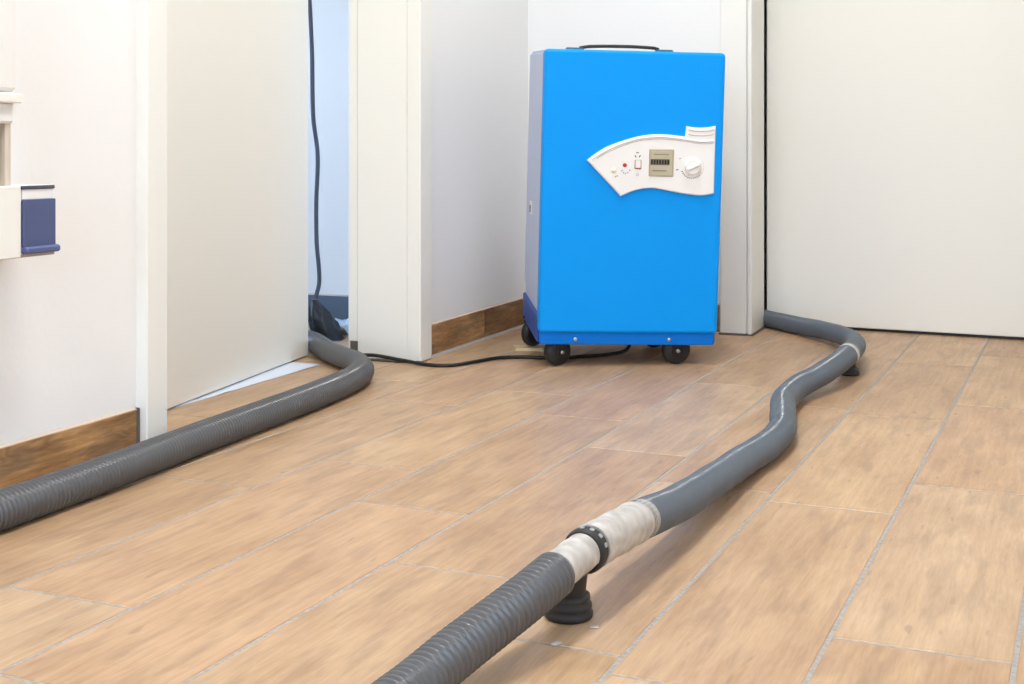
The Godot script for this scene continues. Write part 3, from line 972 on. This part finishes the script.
func wall_unit() -> void:
	var o := base("wall_unit", V(WALL_X, 0, -1.699))
	tag(o, "white wall-mounted unit with a dark blue front flap at the left edge", "wall unit")
	var p := 0.105
	# housing frame
	var st := new_st()
	cbox(st, V(0, 0.424, 0.06), V(p, 0.542, 0.0), 0.002)
	cbox(st, V(0, 0.424, 0.0), V(p - 0.004, 0.542, -0.079), 0.001)
	put(done(st), "housing", M.lacquer, o)
	put(box_mesh(V(p - 0.004, 0.5355, -0.002), V(p, 0.5415, -0.079), 0.0008), "top_bar", mat(Color(0.30, 0.30, 0.36), 0.5), o)
	put(box_mesh(V(p - 0.0038, 0.519, -0.004), V(p - 0.002, 0.535, -0.077), 0.0005), "inlay", M.white_gloss, o)
	put(box_mesh(V(p - 0.0038, 0.440, -0.003), V(p + 0.002, 0.5185, -0.079), 0.001), "flap", mat(Color(0.30, 0.345, 0.50), 0.5), o)
	put(box_mesh(V(p - 0.0038, 0.430, -0.002), V(p + 0.011, 0.4415, -0.082), 0.003), "flap_lip", mat(Color(0.33, 0.38, 0.56), 0.45), o)
	put(box_mesh(V(p - 0.0038, 0.4245, -0.002), V(p - 0.001, 0.4298, -0.079), 0.0005), "bottom_strip", mat(Color(0.72, 0.66, 0.60), 0.6), o)
	# riser above: trunking, collar, block and two slim rods
	put(box_mesh(V(0.03, 0.695, 0.06), V(p - 0.005, CEIL - 0.2, 0.002), 0.006), "trunking", M.white_plastic, o)
	put(box_mesh(V(0.028, 0.676, 0.062), V(p - 0.001, 0.692, -0.004), 0.002), "collar", M.lacquer, o)
	put(box_mesh(V(0.034, 0.643, 0.055), V(p - 0.010, 0.678, 0.004), 0.004), "block", M.white_plastic, o)
	for z in [0.034, 0.006]:
		put(box_mesh(V(0.06, 0.540, z + 0.012), V(p - 0.014, 0.646, z), 0.003), "rod", M.lacquer if z > 0.02 else mat(Color(0.82, 0.77, 0.70), 0.6), o)
	put(box_mesh(V(0, 0.70, 0.045), V(0.034, 0.74, 0.015), 0.002), "bracket", M.white_plastic, o)

func crumple(w: float, l: float, n: int, amp: float, seed_: int, lift: Callable) -> ArrayMesh:
	var ns := FastNoiseLite.new()
	ns.seed = seed_
	ns.frequency = 9.0
	ns.fractal_octaves = 3
	var st := new_st()
	var g := []
	for i in n + 1:
		var row := []
		for j in n + 1:
			var x := (float(i) / n - 0.5) * w
			var z := (float(j) / n - 0.5) * l
			var h: float = absf(ns.get_noise_2d(x, z)) * amp + lift.call(x, z)
			var e := 0.03 * minf(w, l) if amp > 0.02 else 0.0
			row.append(V(x + ns.get_noise_2d(z * 2.0, 3.0) * e, h + 0.0006, z + ns.get_noise_2d(x * 2.0, 7.0) * e))
		g.append(row)
	for i in n:
		for j in n:
			for q in [[i, j], [i + 1, j], [i + 1, j + 1], [i, j], [i + 1, j + 1], [i, j + 1]]:
				st.set_smooth_group(-1 if amp > 0.02 else 0)
				st.add_vertex(g[q[0]][q[1]])
	return done(st)

func next_room_things() -> void:
	# white film spread on the floor at the door
	var film_m := mat(Color(0.90, 0.94, 1.0), 0.25)
	film_m.cull_mode = BaseMaterial3D.CULL_DISABLED
	var film := put(crumple(0.42, 1.02, 26, 0.003, 3, func(_x, _z): return 0.0), "protective_film", film_m, null, V(-2.076, 0, -2.72))
	tag(film, "thin white protective film on the floor under the left door", "film")
	# crumpled pale sheet against the far skirting
	var sheet_m := mat(Color(0.72, 0.80, 0.88), 0.2)
	sheet_m.cull_mode = BaseMaterial3D.CULL_DISABLED
	var hump := func(x: float, z: float) -> float: return 0.03 * maxf(0.0, 1.0 - (x * x + z * z) / 0.012)
	var sheet := put(crumple(0.16, 0.16, 16, 0.04, 9, hump), "plastic_sheet", sheet_m, null, V(-2.115, 0, -3.815))
	tag(sheet, "crumpled pale plastic sheet on the floor of the daylit room", "plastic sheet")
	# dark gathered bag standing at the cable
	var bag_m := mat(Color(0.10, 0.12, 0.15), 0.4)
	var ns := FastNoiseLite.new()
	ns.seed = 5
	ns.frequency = 1.4
	var rings := []
	for k in 15:
		var t := k / 14.0
		var h := t * 0.125
		var r := lerpf(0.045, 0.036, t) if t < 0.55 else lerpf(0.041, 0.011, (t - 0.55) / 0.45)
		var ring := []
		for i in 26:
			var a := TAU * i / 26.0
			var rr := r * (1.0 + 0.28 * ns.get_noise_3d(cos(a) * 1.6, sin(a) * 1.6, t * 2.2) + 0.12 * sin(a * 7.0 + t * 4.0))
			ring.append(V(cos(a) * rr - t * 0.058, h, sin(a) * rr))
		rings.append(ring)
	var bs := new_st()
	loft(bs, rings)
	var bag := put(done(bs), "plastic_bag", bag_m, null, V(-2.087, 0.0, -3.665))
	tag(bag, "dark gathered plastic bag on the floor behind the left door", "bag")
	# cable hanging down to it
	var pts := [V(-2.165, 1.2, -3.66), V(-2.151, 0.921, -3.663), V(-2.147, 0.705, -3.665), V(-2.134, 0.584, -3.670), V(-2.138, 0.428, -3.668), V(-2.137, 0.307, -3.669), V(-2.129, 0.183, -3.672), V(-2.139, 0.128, -3.665)]
	var cb := put(tube_mesh(smooth_path(pts, 0.01), func(_d): return 0.0068, 12), "hanging_cable", mat(Color(0.28, 0.31, 0.36), 0.5))
	tag(cb, "dark cable hanging down in the gap behind the left door", "cable")
